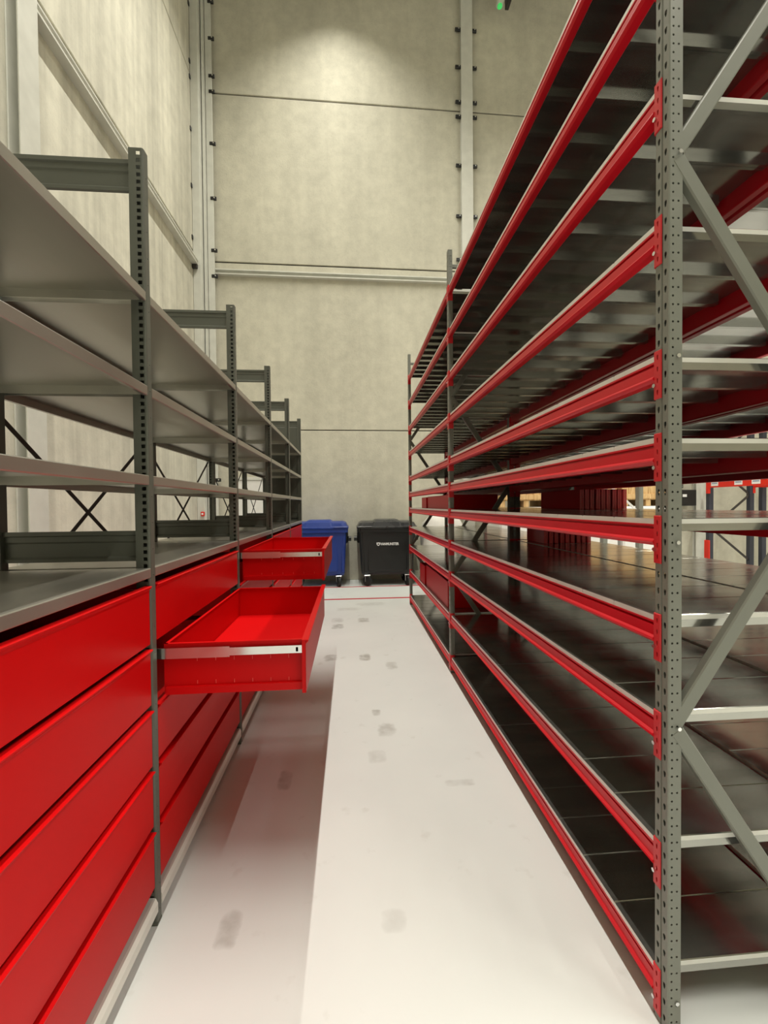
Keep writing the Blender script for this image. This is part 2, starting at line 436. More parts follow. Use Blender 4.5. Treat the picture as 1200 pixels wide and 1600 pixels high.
# the horizontal kerb rails under the panel joint
def rail_prof(): return [(0, 0), (.085, 0), (.085, .02), (.02, .02), (.02, .085), (.085, .085), (.085, .105), (0, .105)]
r1 = put('trim_5', MB().prism([(-p, q) for p, q in rail_prof()], 'x', 0, 5.2), 'steel_white', None, bw(-2.72, 0, 6.38), BW_ROT)
tag(r1, 'white steel ledge rail running across the end wall', 'rail', kind='structure')
r2 = put('trim_6', MB().prism([(0, 0), (.11, 0), (.11, .015), (.095, .02), (.095, .075), (.11, .08), (.11, .10), (.0, .115)], 'y', 0, 4.35), 'steel_white', None, (XL, 4.40, 6.36))
tag(r2, 'off-white steel ledge rail running along the left wall', 'rail', kind='structure')
put('rail_bracket', MB().bbox(0, .1, 0, .06, -.08, 0, .01), 'strap', r2, (XL, 8.69, 6.36))

# ------------------------------------------------------------------ light strips
case_me = MB().prism([(-.06, .03), (-.045, 0), (.045, 0), (.06, .03), (.05, .09), (-.05, .09)], 'y', -1.35, 1.35).mesh('housing')
diff_me = MB().box(-.04, .04, -1.3, 1.3, -.006, -.001)
hang_me = MB().box(-.004, .004, -.004, .004, .09, ZC - LAMP_Z).mesh('hanger')
order = ['over the aisle', 'beyond the racks', 'by the far right wall']
nth = ['first', 'second', 'third', 'fourth', 'fifth', 'sixth']
for i, x in enumerate(LAMP_X):
    for k in range(4):
        y = 7.08 - k * 2.85 - (2.2 if i else 0)
        t = root('light_strip', (x, y, LAMP_Z), 'white roof light strip, %s from end wall, row %s' % (nth[k], order[i]), 'ceiling light', 'light strips under the roof')
        put('housing', case_me, 'steel_white', t, (x, y, LAMP_Z)); put('diffuser', diff_me.mesh('diffuser'), 'diffuser', t, (x, y, LAMP_Z))
        for dy in (-1.1, 1.1): put('hanger', hang_me, 'bolt', t, (x, y + dy, LAMP_Z))
        ld = bpy.data.lights.new('strip_light', 'AREA'); ld.shape = 'RECTANGLE'; ld.size = .07; ld.size_y = 2.6
        ld.energy = LAMP_W; ld.color = LAMP_COL; ld.spread = LAMP_SPREAD
        lo = bpy.data.objects.new('strip_light', ld); COL.objects.link(lo)
        lo.parent = t; lo.location = (0, 0, -.012)

em = root('emergency_light', (3.22, 8.2, 12.02), 'slim white emergency light with a green indicator high by the end wall', 'emergency light')
put('housing', MB().bbox(-.07, .07, -.9, .75, 0, .10, .02), 'steel_white', em, (3.22, 8.2, 12.02))
put('indicator', MB().cyl((0, .68, -.016), .05, .034, 'z', 12), 'greenled', em, (3.22, 8.2, 12.02))
put('hanger', MB().bbox(.12, .20, -.2, .72, -.05, .9, .01), 'strap', em, (3.22, 8.2, 12.02))

# ================================================================== THE RED BEAM RACKS (right of the aisle)
PITCH_Y, Y0 = 2.795, 1.2182
BOLTS = [.0654 + b for b in (0, .4, .8, 1.1, 1.4, 1.65, 1.9, 2.3, 2.7, 3.1, 3.5)]
DEPTH, UH = .625, 4.0
def upright_mesh(sx):
    """perforated post: hole face to -x (sx=1) or +x (sx=-1); y centred, z from the floor"""
    mb = MB(); h = UH; w = .026; d = .042
    mb.holes((0, 0, 0), (0, 1, 0), (0, 0, 1), -w, -.004, 0, h, -.0135, .05, .0056, .0100, .04, .003, (sx, 0, 0), True)
    mb.holes((0, 0, 0), (0, 1, 0), (0, 0, 1), .004, w, 0, h, .0135, .05, .0056, .0100, .04, .003, (sx, 0, 0), True)
    a = .004 * sx
    mb.quad((0, -.004, 0), (a, -.002, 0), (a, -.002, h), (0, -.004, h)); mb.quad((a, -.002, 0), (a, .002, 0), (a, .002, h), (a, -.002, h)); mb.quad((a, .002, 0), (0, .004, 0), (0, .004, h), (a, .002, h))
    for s in (-1, 1):
        mb.quad((0, s * w, 0), (.004 * sx, s * (w + .0015), 0), (.004 * sx, s * (w + .0015), h), (0, s * w, h))
        yy = s * (w + .0015)
        mb.holes((0, yy, 0), (sx, 0, 0), (0, 0, 1), .004, .022, 0, h, .0130, .025, .0034, .0034, .015, .003, (0, -s, 0))
        mb.holes((0, yy, 0), (sx, 0, 0), (0, 0, 1), .022, d, 0, h, .0295, .05, .0034, .0034, .04, .003, (0, -s, 0))
    x = d * sx
    mb.quad((x, -w - .0015, 0), (x, w + .0015, 0), (x, w + .0015, h), (x, -w - .0015, h))
    mb.quad((0, -w, h), (0, w, h), (x, w, h), (x, -w, h))
    # dark folded liner inside so that the holes read as holes
    return mb
up_front = upright_mesh(1).mesh('upright'); up_rear = upright_mesh(-1).mesh('upright')
foot_me = MB().bbox(-.021, .03, -.034, .034, 0, .005, .001).mesh('foot_plate')
bolt_me = MB().cyl((0, 0, 0), .0062, .006, 'x', 8, .005).mesh('bolt')
bolty_me = MB().cyl((0, 0, 0), .0062, .006, 'y', 8, .005).mesh('bolt')
def beam_profile(s):
    p = [(.003, .077), (.003, .071), (.014, .070), (.014, .064), (.003, .062), (.002, .032), (-.007, .0265), (-.009, .022), (-.006, .018), (.000, .012), (.028, .011), (.032, .015), (.032, .077)]
    return [(a * s, b) for a, b in p]
BEAM_L = PITCH_Y - .056
beam_me = {s: MB().prism(beam_profile(s), 'y', .028, .028 + BEAM_L).mesh('beam') for s in (1, -1)}
def connector_mesh(s, e):
    """hooked end plate; s = side of the rack, e = +1 at the low-y end, -1 at the other"""
    mb = MB(); zt, zb = .104, -.042
    ya, yb = sorted((e * .000, e * .030))
    mb.holes((-.004 * s, 0, 0), (0, 1, 0), (0, 0, 1), ya + .002, yb - .002, zb + .002, zt - .002, e * .0135, .035, .0036, .008, zb + .020, .004, (s, 0, 0), True)
    for a, b in (((ya, zb), (yb, zb)), ((yb, zb), (yb, zt)), ((yb, zt), (ya, zt)), ((ya, zt), (ya, zb))):
        q = lambda p, k: (-.004 * s, p[0] + (.002 if p[0] == ya else -.002), p[1] + (.002 if p[1] == zb else -.002)) if k else (-.0015 * s, p[0], p[1])
        mb.quad(q(a, 1), q(b, 1), q(b, 0), q(a, 0)); mb.quad(q(a, 0), q(b, 0), (0.0005 * s, *b), (0.0005 * s, *a))
    y1, y2 = sorted((e * .0275, e * .0315))
    mb.box(min(0, .042 * s), max(0, .042 * s), y1, y2, zb, zt)
    return mb.mesh('end_connector')
con_me = {(s, e): connector_mesh(s, e) for s in (1, -1) for e in (1, -1)}
NP, PW = 13, .2078
pm = MB()
hw = PW / 2 - .0007
pm.prism([(-hw, -.017), (-hw, -.0025), (-hw + .0025, 0), (hw - .0025, 0), (hw, -.0025), (hw, -.017)], 'x', .0045, DEPTH - .0045)
for a, b in ((-hw + .0003, -hw + .012), (hw - .012, hw - .0003)):
    pm.box(.046, DEPTH - .046, a, b, -.040, -.0165)
panel_me = pm.mesh('deck_panel')
panel_me.materials.append(M['galv']); panel_me.materials.append(M['edge'])
for p in panel_me.polygons:
    if abs(p.normal.x) > .9 and p.center.z > -.018: p.material_index = 1
    elif abs(p.normal.y) > .9 and p.center.z > -.017: p.material_index = 1
FRONT_N, REAR_N = (.936, 2.627), (.09, 1.78, 3.47)
zig = [(.591, .09, .034, .92), (.034, .952, .591, 1.78), (.591, 1.78, .034, 2.61), (.034, 2.645, .591, 3.47)]

def rack(name, x0, label, levels_front=True):
    rk = root(name, (x0, Y0, 0), label, 'rack')
    for k in range(3):
        y = Y0 + k * PITCH_Y
        fr = put('upright_frame', MB().channel((.03, -.004, 3.86), (DEPTH - .03, -.004, 3.86), .035, .02, .002), 'upright', rk, (x0, y, 0))
        put('upright', up_front, 'upright', fr, (x0, y, 0)); put('upright', up_rear, 'upright', fr, (x0 + DEPTH, y, 0))
        put('foot_plate', foot_me, 'upright', fr, (x0 + .022, y, 0)); put('foot_plate', foot_me, 'upright', fr, (x0 + DEPTH - .022, y, 0))
        for i, (xa, za, xb, zb) in enumerate(zig):
            d = Vector((xb - xa, 0, zb - za)).normalized() * .006
            yo = -.0285 if i % 2 == 0 else -.0265
            put('diagonal_brace', MB().channel(Vector((xa, yo, za)) - d, Vector((xb, yo, zb)) + d, .044, .024, .002, (0, -1, 0) if i % 2 == 0 or k else (0, -1, 0)), 'upright', fr, (x0, y, 0))
        for z in FRONT_N: put('bolt', bolty_me, 'bolt', fr, (x0 + .031, y - .033, z))
        for z in REAR_N: put('bolt', bolty_me, 'bolt', fr, (x0 + DEPTH - .031, y - .033, z))
        for z in (.10, 1.49, 2.04): put('bolt', bolty_me, 'bolt', fr, (x0 + .029, y - .029, z))
    for bay in range(2):
        y = Y0 + bay * PITCH_Y
        for b in BOLTS:
            for s, x in ((1, x0), (-1, x0 + DEPTH)):
                bm_ = put('beam', beam_me[s], 'beam', rk, (x, y, b))
                put('end_connector', con_me[(s, 1)], 'hook', bm_, (x, y, b)); put('end_connector', con_me[(s, -1)], 'hook', bm_, (x, y + PITCH_Y, b))
                put('bolt', bolt_me, 'bolt', bm_, (x - .006 * s, y + .024, b)); put('bolt', bolt_me, 'bolt', bm_, (x - .006 * s, y + PITCH_Y - .024, b))
            for p in range(NP):
                put('deck_panel', panel_me, 'galv', rk, (x0, y + .0325 + PW * (p + .5) + (.004 if p > 6 else 0), b + .094))
    return rk
X1, X2 = .9346, 1.580
rack('beam_rack', X1, 'tall grey rack with red beams and steel deck shelves, first beside the aisle')
rack('beam_rack', X2, 'tall grey rack with red beams standing directly behind the one on the aisle')

# ================================================================== THE GREY SHELVING WITH RED DRAWERS (left of the aisle)
XS, BAY, YS0 = -.7577, 1.25, 1.677                # aisle face, bay length, near face of the post at the first drawer pair
XB = -1.343                                        # rear face
PT = 2.948
sh = root('drawer_shelving', (XS, YS0, 0), 'long run of grey perforated-post shelving over rows of red steel drawers', 'shelving')
def post_mesh(sx):
    """perforated post: rounded outer edge at x=0, body reaching sx*-0.053 inwards; hole face to -y"""
    mb = MB(); h = PT; g = lambda x: x * sx
    mb.holes((0, 0, 0), (-sx, 0, 0), (0, 0, 1), 0.006, .053, 0, h, .0185, .0266, .0072, .0070, .03, .002, (0, 1, 0), 'square')
    mb.quad((g(-.006), 0, 0), (g(-.0018), .002, 0), (g(-.0018), .002, h), (g(-.006), 0, h))
    mb.quad((g(-.0018), .002, 0), (0, .008, 0), (0, .008, h), (g(-.0018), .002, h))
    mb.holes((0, 0, 0), (0, 1, 0), (0, 0, 1), .008, .036, 0, h, .022, .10, .0022, .0022, .05, .002, (-sx, 0, 0))
    mb.quad((g(-.053), 0, 0), (g(-.053), .036, 0), (g(-.053), .036, h), (g(-.053), 0, h))
    mb.quad((0, .036, 0), (g(-.053), .036, 0), (g(-.053), .036, h), (0, .036, h))
    return mb
pf, pr = post_mesh(1).mesh('post'), post_mesh(-1).mesh('post')
pfoot_me = MB().bbox(-.055, .002, -.002, .038, 0, .010, .002).mesh('post_foot')
ptop_me = MB().box(-.050, -.003, .004, .034, .0, .002).mesh('post_cap')
tie_me = MB().prism([(.020, 0), (.006, 0), (.006, .012), (.014, .020), (.014, .070), (.010, .076), (.010, .096), (.004, .100), (.004, .115), (.020, .115)], 'x', XB - XS + .052, -.052)
# prism along x takes (y, z) pairs
tie_me = tie_me.mesh('frame_tie')
for k in range(-1, 5):
    y = YS0 + k * BAY
    put('post', pf, 'grey', sh, (XS, y, 0)); put('post', pr, 'grey', sh, (XB, y, 0))
    put('post_foot', pfoot_me, 'grey', sh, (XS, y, 0)); put('post_foot', pfoot_me, 'grey', sh, (XB + .052, y, 0))
    for z in (2.797, 1.405, .3):
        put('frame_tie', tie_me, 'grey', sh, (XS, y + .008, z))
# shelves
SHELF_Z = (2.419, 2.067, 1.730, 1.379)
def shelf_mesh():
    mb = MB(); L0, L1 = .0365, BAY - .0005; xr = XB - XS + .006
    mb.box(xr, -.002, L0, L1, -.0025, 0)                                  # skin
    mb.prism([(-.002, -.0001), (.0006, -.003), (.0006, -.034), (-.002, -.037), (-.016, -.037), (-.016, -.034), (-.003, -.034), (-.003, -.0025)], 'y', L0, L1)   # front lip with return
    mb.prism([(xr, -.0001), (xr - .002, -.003), (xr - .002, -.037), (xr + .014, -.037), (xr + .014, -.034), (xr + .001, -.034), (xr + .001, -.0025)], 'y', L0, L1)
    mb.box(xr + .002, -.003, L0, L0 + .0015, -.034, -.002); mb.box(xr + .002, -.003, L1 - .0015, L1, -.034, -.002)
    return mb.mesh('shelf')
shelf_me = shelf_mesh()
clip_me = MB().box(-.03, -.012, .030, .0368, -.055, -.030).mesh('shelf_clip')
slots = MB()
for j in range(44):
    yy = .06 + j * .026
    slots.box(-.0155, -.009, yy, yy + .014, -.0345, -.0335)
slot_me = slots.mesh('slot_row')
for k in range(-1, 4):
    y = YS0 + k * BAY
    for z in SHELF_Z:
        s = put('shelf', shelf_me, 'zinc', sh, (XS, y, z))
        put('slot_row', slot_me, 'black', s, (XS, y, z))['kind'] = 'stuff'
        put('shelf_clip', clip_me, 'chrome', s, (XS, y, z))
# crossed straps behind each bay
for k in range(-1, 4):
    y = YS0 + k * BAY
    put('cross_strap', MB().bar((0, .03, 2.003), (0, BAY + .01, 1.142), .022, .002, (1, 0, 0)), 'strap', sh, (XB - .002, y, 0))
    put('cross_strap', MB().bar((-.003, .03, 1.154), (-.003, BAY + .01, 2.033), .022, .002, (1, 0, 0)), 'strap', sh, (XB - .002, y, 0))
# closed end panel at the far end
put('end_panel', MB().bbox(XB - XS + .01, -.014, .014, .022, .1, 2.80, .001), 'grey', sh, (XS, YS0 + 4 * BAY, 0))
# bottom channel below the drawers
plinth_me = MB().prism([(-.03, .052), (.002, .052), (.004, .056), (.004, .090), (-.004, .108), (-.012, .110), (-.03, .110)], 'y', .0365, BAY).mesh('bottom_channel')
for k in range(-1, 4): put('bottom_channel', plinth_me, 'edge', sh, (XS, YS0 + k * BAY, 0))
# drawers
ROWZ = ((1.090, 1.312), (.858, 1.072), (.624, .838), (.392, .606), (.156, .372))
DR_W, DR_D = 1.196, .560
def drawer_mesh(h):
    """open sheet tray; local: x=0 outer face of the front, y from 0, z from 0"""
    mb = MB(); t = .0012; W = DR_W; D = DR_D
    # front panel with folded top and side edges
    mb.prism([(-.016, h - .012), (-.016, h), (.009, h), (.011, h - .002), (.010, h - .006), (.001, h - .016), (0, h - .022), (0, .002), (-.002, 0), (-.016, 0), (-.016, .004), (-.003, .004), (-.003, h - .016), (.005, h - .004), (-.0145, h - .003), (-.0145, h - .012)], 'y', 0, W)
    mb.box(-.016, -.001, 0, .0015, .004, h - .003); mb.box(-.016, -.001, W - .0015, W, .004, h - .003)
    hs = h - .006; b = .008
    for y0, s in ((.028, 1), (W - .028, -1)):
        mb.box(-D, -.003, y0 - t / 2, y0 + t / 2, b, hs)
        ya, yb = sorted((y0, y0 + s * .012)); mb.box(-D, -.003, ya, yb, hs - t, hs)             # rim turned in
        ya, yb = sorted((y0 - s * .012, y0)); mb.box(-D + .01, -.016, ya, yb, b, b + .030)       # lower fold standing proud
    mb.box(-D, -D + t, .028, W - .028, b, hs)
    mb.box(-D, -D + .014, .028, W - .028, hs - t, hs)
    mb.box(-D, -.003, .028, W - .028, b + .016, b + .016 + t)                                    # tray floor
    return mb.mesh('drawer')
draw_me = {r: drawer_mesh(b - a) for r, (a, b) in enumerate(ROWZ)}
OUT = .572
tick_me = MB().box(-.0008, .0008, -.0035, 0, -.014, 0).mesh('slot_tick')
for k in range(-1, 4):
    y = YS0 + k * BAY + .045
    for r, (a, b) in enumerate(ROWZ):
        opened = (k == 0 and r == 1) or (k == 1 and r == 0)
        x = XS + (OUT if opened else -.003)
        d = put('drawer', draw_me[r], 'red', sh, (x, y, a))
        if opened:
            h = b - a
            tag(d, 'red steel drawer pulled fully out into the aisle')
            for sd, ys in ((-1, y + .028), (1, y + DR_W - .028)):
                o = sd * .003
                ya, yb = sorted((0, sd * .013))
                z = a + h - .062
                put('slide_outer', MB().prism([(ya, 0), (yb, .003), (yb, .008), (yb - sd * .004, .012), (yb - sd * .004, .030), (yb, .034), (yb, .039), (ya, .042)] , 'x', XS - .03 - x, XS + .27 - x), 'chrome', d, (x, ys + o, z))
                put('slide_inner', MB().prism([(ya, .006), (yb * .7, .008), (yb * .7, .013), (yb * .5, .016), (yb * .5, .027), (yb * .7, .030), (yb * .7, .035), (ya, .037)], 'x', XS + .27 - x, -.015), 'chrome', d, (x, ys + o, z))
                put('slide_catch', MB().bbox(-.045, -.028, min(ya, yb), max(ya, yb) , .008, .034, .004), 'black', d, (x, ys + o, z))
                for i in range(6):
                    for zz in (z - .002, a + .058):
                        put('slot_tick', tick_me, 'redlight', d, (XS + .14 + i * .072, ys + (0 if sd < 0 else .0035), zz))

# ================================================================== WHEELED BINS
def bin_(name, x0, x1, y0, body, lid, label):
    y1 = y0 + .78; w = x1 - x0; cx = (x0 + x1) / 2
    t = root(name, (cx, y0 + .39, 0), label, 'bin')
    L = (cx, y0 + .39, 0); hx, hy = w / 2, .39
    mb = MB()
    rings = [rrect(-hx + .10, hx - .10, -hy + .10, hy - .08, .22, .06), rrect(-hx + .085, hx - .085, -hy + .07, hy - .07, .26, .07), rrect(-hx + .055, hx - .055, -hy + .03, hy - .05, .80, .07),
             rrect(-hx + .045, hx - .045, -hy + .02, hy - .04, 1.06, .07), rrect(-hx + .045, hx - .045, -hy + .02, hy - .04, 1.07, .07),
             rrect(-hx + .01, hx - .01, -hy - .01, hy - .01, 1.075, .07), rrect(-hx + .01, hx - .01, -hy - .01, hy - .01, 1.14, .07), rrect(-hx + .03, hx - .03, -hy + .01, hy - .03, 1.15, .07)]
    mb.loft(rings)
    b = put('bin_body', mb, body, t, L)
    put('panel_rib', MB().bbox(-hx + .21, hx - .21, -hy + .028, -hy + .07, .30, .98, .02), body, t, L)
    # stiffening ribs on the front
    for sx in (-1, 1):
        put('corner_rib', MB().bbox(sx * (hx - .115) - .03, sx * (hx - .115) + .03, -hy + .03, -hy + .08, .28, 1.05, .015), body, t, L)
        tr = MB().cyl((sx * (hx + .01), -.05, .93), .05, .09, 'x', 14)
        tr.bbox(sx * (hx - .04) - .03, sx * (hx - .04) + .03, -.14, .06, .84, 1.07, .02)
        put('lifting_pin', tr, 'black', t, L)
    lb = MB()
    lb.loft([rrect(-hx, hx, -hy - .02, hy, 1.145, .08), rrect(-hx, hx, -hy - .02, hy, 1.175, .08), rrect(-hx + .02, hx - .02, -hy, hy - .02, 1.19, .08),
             rrect(-hx + .05, hx - .05, -hy + .02, hy - .04, 1.255, .10), rrect(-hx + .10, hx - .10, -hy + .10, hy - .06, 1.28, .10)])
    ld = put('bin_lid', lb, lid, t, L)
    put('lid_hump', MB().loft([rrect(-hx * .52, hx * .52, -hy - .01, hy - .08, 1.18, .06), rrect(-hx * .48, hx * .48, -hy + .02, hy - .10, 1.27, .06), rrect(-hx * .36, hx * .36, -hy + .10, hy - .14, 1.315, .06)]), lid, ld, L)
    for sx in (-1, 1):
        put('lid_handle', MB().bbox(sx * hx * .74 - .14, sx * hx * .74 + .14, -hy - .035, -hy + .0, 1.165, 1.19, .008), lid, ld, L)
    for sx in (-1, 1):
        for sy_ in (-1, 1):
            wx, wy = sx * (hx - .20), sy_ * .24 - (.06 if sy_ < 0 else 0)
            c = put('castor', MB().bbox(wx - .06, wx + .06, wy - .05, wy + .05, .20, .225, .006).bbox(wx - .045, wx - .036, wy - .035, wy + .035, .09, .21, .004).bbox(wx + .036, wx + .045, wy - .035, wy + .035, .09, .21, .004), 'bolt', t, L)
            rot = 0.9 if (sx, sy_) == (-1, -1) else 0.3
            wm = MB().cyl((0, 0, 0), .098, .05, 'x', 20).cyl((0, 0, 0), .05, .056, 'x', 12)
            wo = put('wheel', wm, 'blackrubber', c, (L[0] + wx, L[1] + wy, .0985)); wo.rotation_euler = (0, 0, rot)
    return t
bl = bin_('wheeled_bin', -1.22, -.05, 8.36, 'binblue', 'binblue', 'blue plastic wheeled waste bin with flat lid by the end wall')
bk = bin_('wheeled_bin', .115, 1.315, 8.36, 'binblack', 'binlid', 'black wheeled waste bin with white lettering on its front')
def text(body, size, loc, mat, parent, name='lettering', ext=.0008, align='LEFT'):
    cu = bpy.data.curves.new(name, 'FONT'); cu.body = body; cu.size = size; cu.extrude = ext; cu.align_x = align; cu.offset = size * .032
    tmp = bpy.data.objects.new('tmp_text', cu); COL.objects.link(tmp)
    bpy.context.view_layer.update()
    me = bpy.data.meshes.new_from_object(tmp.evaluated_get(bpy.context.evaluated_depsgraph_get()))
    bpy.data.objects.remove(tmp)
    me.transform(Matrix.Rotation(math.pi / 2, 4, 'X'))
    me.materials.clear()
    return put(name, me, mat, parent, loc)
def shield(loc, parent, s=.05):
    mb = MB()
    out = [(-1, 1), (-.45, .75), (0, 1), (.45, .75), (1, 1), (1, -.1), (.55, -.75), (0, -1.1), (-.55, -.75), (-1, -.1)]
    inn = [(-.5, .35), (-.25, .28), (0, .42), (.25, .28), (.5, .35), (.5, -.1), (.3, -.4), (0, -.6), (-.3, -.4), (-.5, -.1)]
    n = len(out)
    for k in range(n):
        j = (k + 1) % n
        mb.quad(*[(p[0] * s, 0, p[1] * s) for p in (out[k], out[j], inn[j], inn[k])])
        mb.quad(*[(p[0] * s, .002, p[1] * s) for p in (out[k], out[j], inn[j], inn[k])])
        mb.quad((out[k][0] * s, 0, out[k][1] * s), (out[j][0] * s, 0, out[j][1] * s), (out[j][0] * s, .002, out[j][1] * s), (out[k][0] * s, .002, out[k][1] * s))
    return put('shield_mark', mb, 'whiteprint', parent, loc)
yl = 8.36 + .0265
lt = text('VANMUNSTER', .070, (.575, yl, .812), 'whiteprint', bk)
lt.scale = (.80, 1, 1)
shield((.535, yl, .835), bk, .034)
lt2 = text('VANMUNSTER', .070, (-.78, yl, .812), 'whiteprint', bl)
lt2.scale = (.80, 1, 1)
shield((-.82, yl, .835), bl, .034)

# ================================================================== GOODS ON THE RACKS AND BEYOND
def red_box(loc, L, Dp, H, label, rz=0):
    """a loose drawer: open sheet steel tray"""
    mb = MB(); t = .0015
    mb.box(0, Dp, 0, L, 0, t)
    for a in ((0, t, 0, L), (Dp - t, Dp, 0, L), (0, Dp, 0, t), (0, Dp, L - t, L)): mb.box(a[0], a[1], a[2], a[3], 0, H)
    for a in ((0, .014, 0, L), (Dp - .014, Dp, 0, L), (0, Dp, 0, .014), (0, Dp, L - .014, L)): mb.box(a[0], a[1], a[2], a[3], H - t, H)
    o = put('loose_drawer', mb, 'red', None, loc, rz)
    return tag(o, label, 'drawer', 'loose drawers on the rack')
S = [b + .0945 for b in BOLTS]
red_box((.985, 4.22, S[4]), 1.19, .50, .145, 'low red steel drawer lying on the rack shelf at eye height')
red_box((.965, 4.22, S[1]), 1.22, .52, .27, 'deep red steel drawer on the second lowest rack shelf')
red_box((.955, 5.50, S[1]), .38, .45, .24, 'short red steel box past the deep red drawer on the rack', rz=0)
red_box((.972, 5.45, S[4]), .34, .45, .14, 'short red steel box past the low red drawer at eye height')
# red divider plates standing in rows
for lev, x0, x1, y0, y1, H, wh in ((3, 1.66, 2.10, 3.56, 3.92, .235, 'lower row'), (4, 1.78, 2.18, 3.20, 3.88, .155, 'row at eye height')):
    n = 9
    for i in range(n):
        xx = x0 + (x1 - x0) * i / n
        mb = MB().bbox(0, .022, 0, y1 - y0, 0, H, .003).box(.022, .034, 0, .002, 0, H).box(.022, .034, y1 - y0 - .002, y1 - y0, 0, H)
        o = put('divider_plate', mb, 'beam', None, (xx, y0 + .004 * (i % 3), S[lev]))
        tag(o, 'red divider plate, %s from left in the %s on rear rack' % (['leftmost', 'second', 'third', 'fourth', 'fifth', 'sixth', 'seventh', 'eighth', 'rightmost'][i], wh) if 0 < i < n - 1 else '%s red divider plate of the %s on rear rack' % ('leftmost' if i == 0 else 'rightmost', wh), 'divider', 'red divider plates, %s' % wh)
# white bulk bag by the end wall
rings = []
for z, g in ((0, .80), (.05, .92), (.3, 1.0), (.7, 1.02), (1.05, .98), (1.25, .86), (1.38, .62), (1.43, .3)):
    r = rrect(-.42 * g, .42 * g, -.36 * g, .36 * g, z, .16 * g, 5)
    rings.append([(x + .025 * math.sin(9 * z + 5 * y), y + .025 * math.cos(7 * z + 6 * x), zz + (.02 * math.sin(8 * x + 5 * y) if z > .2 else 0)) for x, y, zz in r])
bagm = MB().loft(rings).mesh('bulk_bag', True)
tag(put('bulk_bag', bagm, 'bag', None, (1.86, 8.62, 0)), 'bulging white woven bulk bag beside the black bin', 'bag')
# white door in the end wall behind the shelving
d1 = root('door_1', bw(-2.35), 'white door in the end wall seen through the shelving', 'door', kind='structure')
put('door_leaf', MB().bbox(0, 1.1, -.03, 0, 0, 2.15, .004), 'white', d1, bw(-2.35), BW_ROT)
put('door_frame', MB().bbox(-.06, 0, -.05, 0, 0, 2.2, .004).bbox(1.1, 1.16, -.05, 0, 0, 2.2, .004).bbox(-.06, 1.16, -.05, 0, 2.15, 2.21, .004), 'steel_white', d1, bw(-2.35), BW_ROT)
put('door_handle', MB().bbox(.98, 1.06, -.09, -.03, 1.02, 1.05, .006), 'strap', d1, bw(-2.35), BW_ROT)
# small red call point on the corner column
cpnt = put('call_point', MB().bbox(-.035, .035, -.05, 0, -.045, .045, .008), 'orange', None, (-2.93, 8.755, 1.46))
put('press_glass', MB().bbox(-.018, .018, -.055, -.05, -.018, .018, .002), 'whiteprint', cpnt, (-2.93, 8.755, 1.46))
tag(cpnt, 'small red fire call point on the corner column', 'call point')

# the wood-store rack further right
tr = root('storage_rack', (4.0, 6.5, 0), 'grey rack frame with white brace standing before the wooden crates', 'rack')
for x in (4.0, 4.6):
    for y in (6.5, 3.7):
        put('upright', MB().bbox(0, .08, 0, .09, 0, 3.2, .006), 'upright', tr, (x, y, 0))
for y in (6.5, 3.7):
    put('diagonal_brace', MB().bar((.05, .03, 1.95), (.62, .03, 1.45), .03, .02), 'white', tr, (4.0, y, 0)); put('diagonal_brace', MB().bar((.05, .03, .95), (.62, .03, 1.45), .03, .02), 'white', tr, (4.0, y, 0))
    put('crossbar', MB().bbox(.05, .63, .02, .06, .2, .24, .004).bbox(.05, .63, .02, .06, 3.0, 3.04, .004), 'upright', tr, (4.0, y, 0))
for x in (4.0, 4.64):
    put('beam', MB().bbox(0, .04, .09, 2.8, 2.5, 2.6, .004), 'orange', tr, (x, 3.7, 0))
def crate(loc, w, d, h, label):
    t = root('wooden_crate', loc, label, 'crate', 'wooden crates on pallets')
    n = max(2, round(w / .14)); pw = w / n
    for i in range(n):
        put('board', MB().bbox(.003, pw - .003, 0, .02, .12, h, .003), 'wood', t, (loc[0] + i * pw, loc[1], loc[2]))
    for x, dx in ((0, .02), (w - .02, .02)):
        put('side_panel', MB().bbox(x, x + dx, .02, d, .12, h, .003), 'wood', t, loc)
    put('back_panel', MB().bbox(.02, w - .02, d - .02, d, .12, h, .003), 'wood', t, loc)
    put('top_panel', MB().bbox(0, w, 0, d, h, h + .02, .003), 'wood', t, loc)
    for z in (.14, h - .12): put('batten', MB().bbox(0, w, -.025, 0, z, z + .09, .003), 'wood', t, loc)
    for x in (.02, w / 2 - .05, w - .12): put('skid', MB().bbox(x, x + .1, 0, d, 0, .12, .003), 'wood', t, loc)
for i, (x, w, z, h, lab) in enumerate(((2.75, 1.05, 1.54, .95, 'pale wooden crate of upright boards, left of the three, behind the rear rack'),
                                      (3.90, 1.15, 1.54, .95, 'pale wooden crate of upright boards, middle of the three, behind the grey frame'),
                                      (5.15, 1.05, 1.54, .95, 'pale wooden crate of upright boards, right of the three, past the white brace'))):
    crate((x, 7.75, z), w, .8, h, lab)
    t = root('wrapped_pallet', (x, 7.7, 0), ['white wrapped pallet load under the left wooden crate', 'white wrapped pallet load under the middle wooden crate', 'white wrapped pallet load under the right wooden crate'][i], 'pallet', 'wrapped pallet loads')
    put('load', MB().bbox(0, w, 0, .9, .145, 1.535, .03), 'white', t, (x, 7.7, 0))
    for q in (0, w / 2 - .05, w - .1): put('pallet_block', MB().bbox(q, q + .1, 0, .9, 0, .12, .004), 'wood', t, (x, 7.7, 0))
    put('pallet_deck', MB().bbox(0, w, 0, .9, .12, .145, .003), 'wood', t, (x, 7.7, 0))
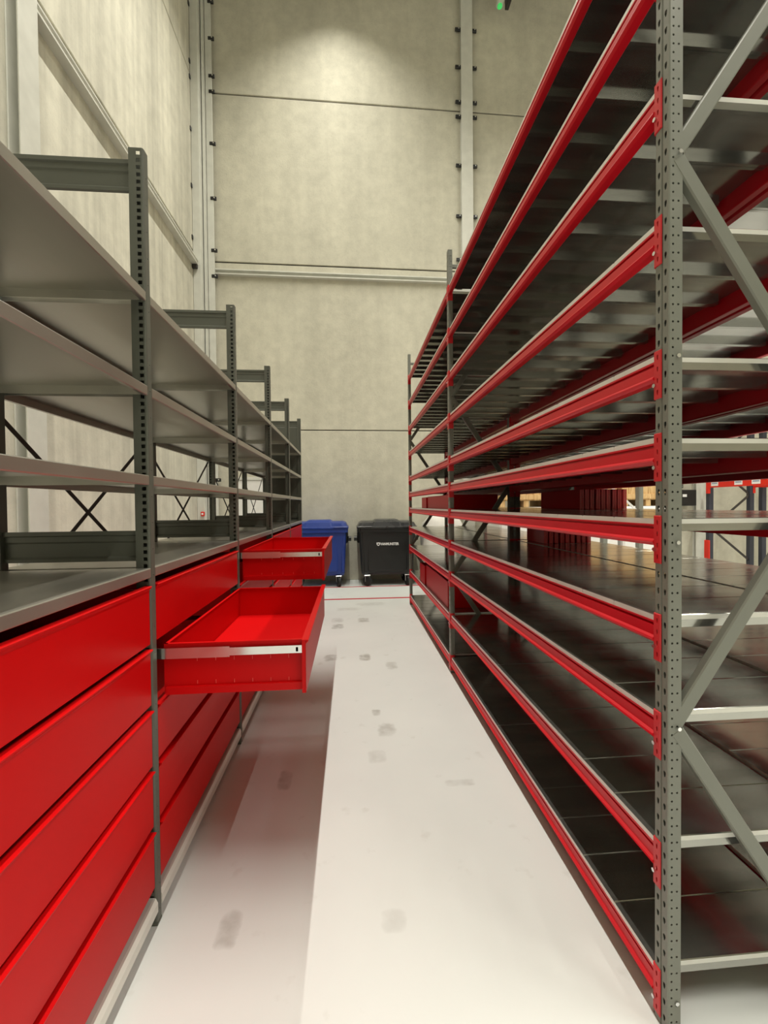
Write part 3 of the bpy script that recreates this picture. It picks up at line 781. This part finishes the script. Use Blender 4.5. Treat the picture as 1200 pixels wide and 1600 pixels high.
# far pallet rack along the right with label-bearing red beam
fr = root('pallet_rack', (7.5, 8.47, 0), 'dark blue pallet rack with a bright red labelled beam against the end wall', 'rack')
for x in (7.5, 8.42):
    for y in (8.40, 5.6):
        put('upright', MB().bbox(0, .10, 0, .09, 0, 4.5, .006), 'darkblue', fr, (x, y, 0))
for y in (8.44, 5.64):
    for i in range(6):
        za, zb = .35 + i * .7, 1.05 + i * .7
        a, b = ((.08, 0, za), (.95, 0, zb)) if i % 2 else ((.95, 0, za), (.08, 0, zb))
        put('diagonal_brace', MB().bar(a, b, .04, .02), 'strap', fr, (7.5, y, 0))
for z in (1.90, 3.6):
    for x in (7.47, 8.49):
        bm_ = put('beam', MB().bbox(0, .045, 0, 2.72, 0, .14, .006), 'orange', fr, (x, 5.69, z))
        put('beam_hook', MB().bbox(-.005, .05, -.04, .02, -.12, .13, .004).bbox(-.005, .05, 2.70, 2.76, -.12, .13, .004), 'orange', bm_, (x, 5.69, z))
        if z < 2 and x < 8:
            for yy in (1.56, 1.92, 2.46):
                lb = put('location_label', MB().box(-.003, 0, yy, yy + .17, .03, .11), 'whiteprint', bm_, (x, 5.69, z))
                put('label_print', MB().box(-.0045, -.003, yy + .02, yy + .15, .072, .097), 'blueprint', bm_, (x, 5.69, z))
put('upright_guard', MB().bbox(-.03, .0, -.03, .1, .38, .80, .008), 'orange', fr, (7.5, 8.40, 0))
f2 = root('pallet_rack', (8.70, 8.40, 0), 'dark blue pallet rack standing back to back behind the labelled one', 'rack')
for x in (8.70, 9.62):
    for y in (8.40, 5.6): put('upright', MB().bbox(0, .10, 0, .09, 0, 4.5, .006), 'darkblue', f2, (x, y, 0))
for x in (8.68, 9.70):
    for z in (1.90, 3.6): put('beam', MB().bbox(0, .045, 0, 2.72, 0, .14, .006), 'orange', f2, (x, 5.69, z))
for y in (8.44, 5.64):
    for i in range(6):
        za, zb = .35 + i * .7, 1.05 + i * .7
        a, b = ((.08, 0, za), (.95, 0, zb)) if i % 2 else ((.95, 0, za), (.08, 0, zb))
        put('diagonal_brace', MB().bar(a, b, .04, .02), 'strap', f2, (8.70, y, 0))
# black box on the end wall
bx = put('wall_box', MB().bbox(0, .44, -.25, 0, 0, .36, .012), 'black', None, bw(7.32, 0, 1.52), BW_ROT)
put('box_label', MB().box(.10, .20, -.252, -.25, .20, .26), 'whiteprint', bx, bw(7.32, 0, 1.52)).location = (0, 0, 0)
tag(bx, 'black box with a small white sticker on the end wall', 'box')
gr = put('vent_grille', MB().bbox(0, .22, -.06, 0, 0, .22, .006), 'grey', None, bw(7.38, 0, 1.93), BW_ROT)
for i in range(4):
    g = put('slat', MB().bbox(.01, .21, -.075, -.06, .02 + i * .05, .045 + i * .05, .003), 'upright', gr, (0, 0, 0)); g.location = (0, 0, 0)
tag(gr, 'small grey slatted grille above the black box on the end wall', 'grille')
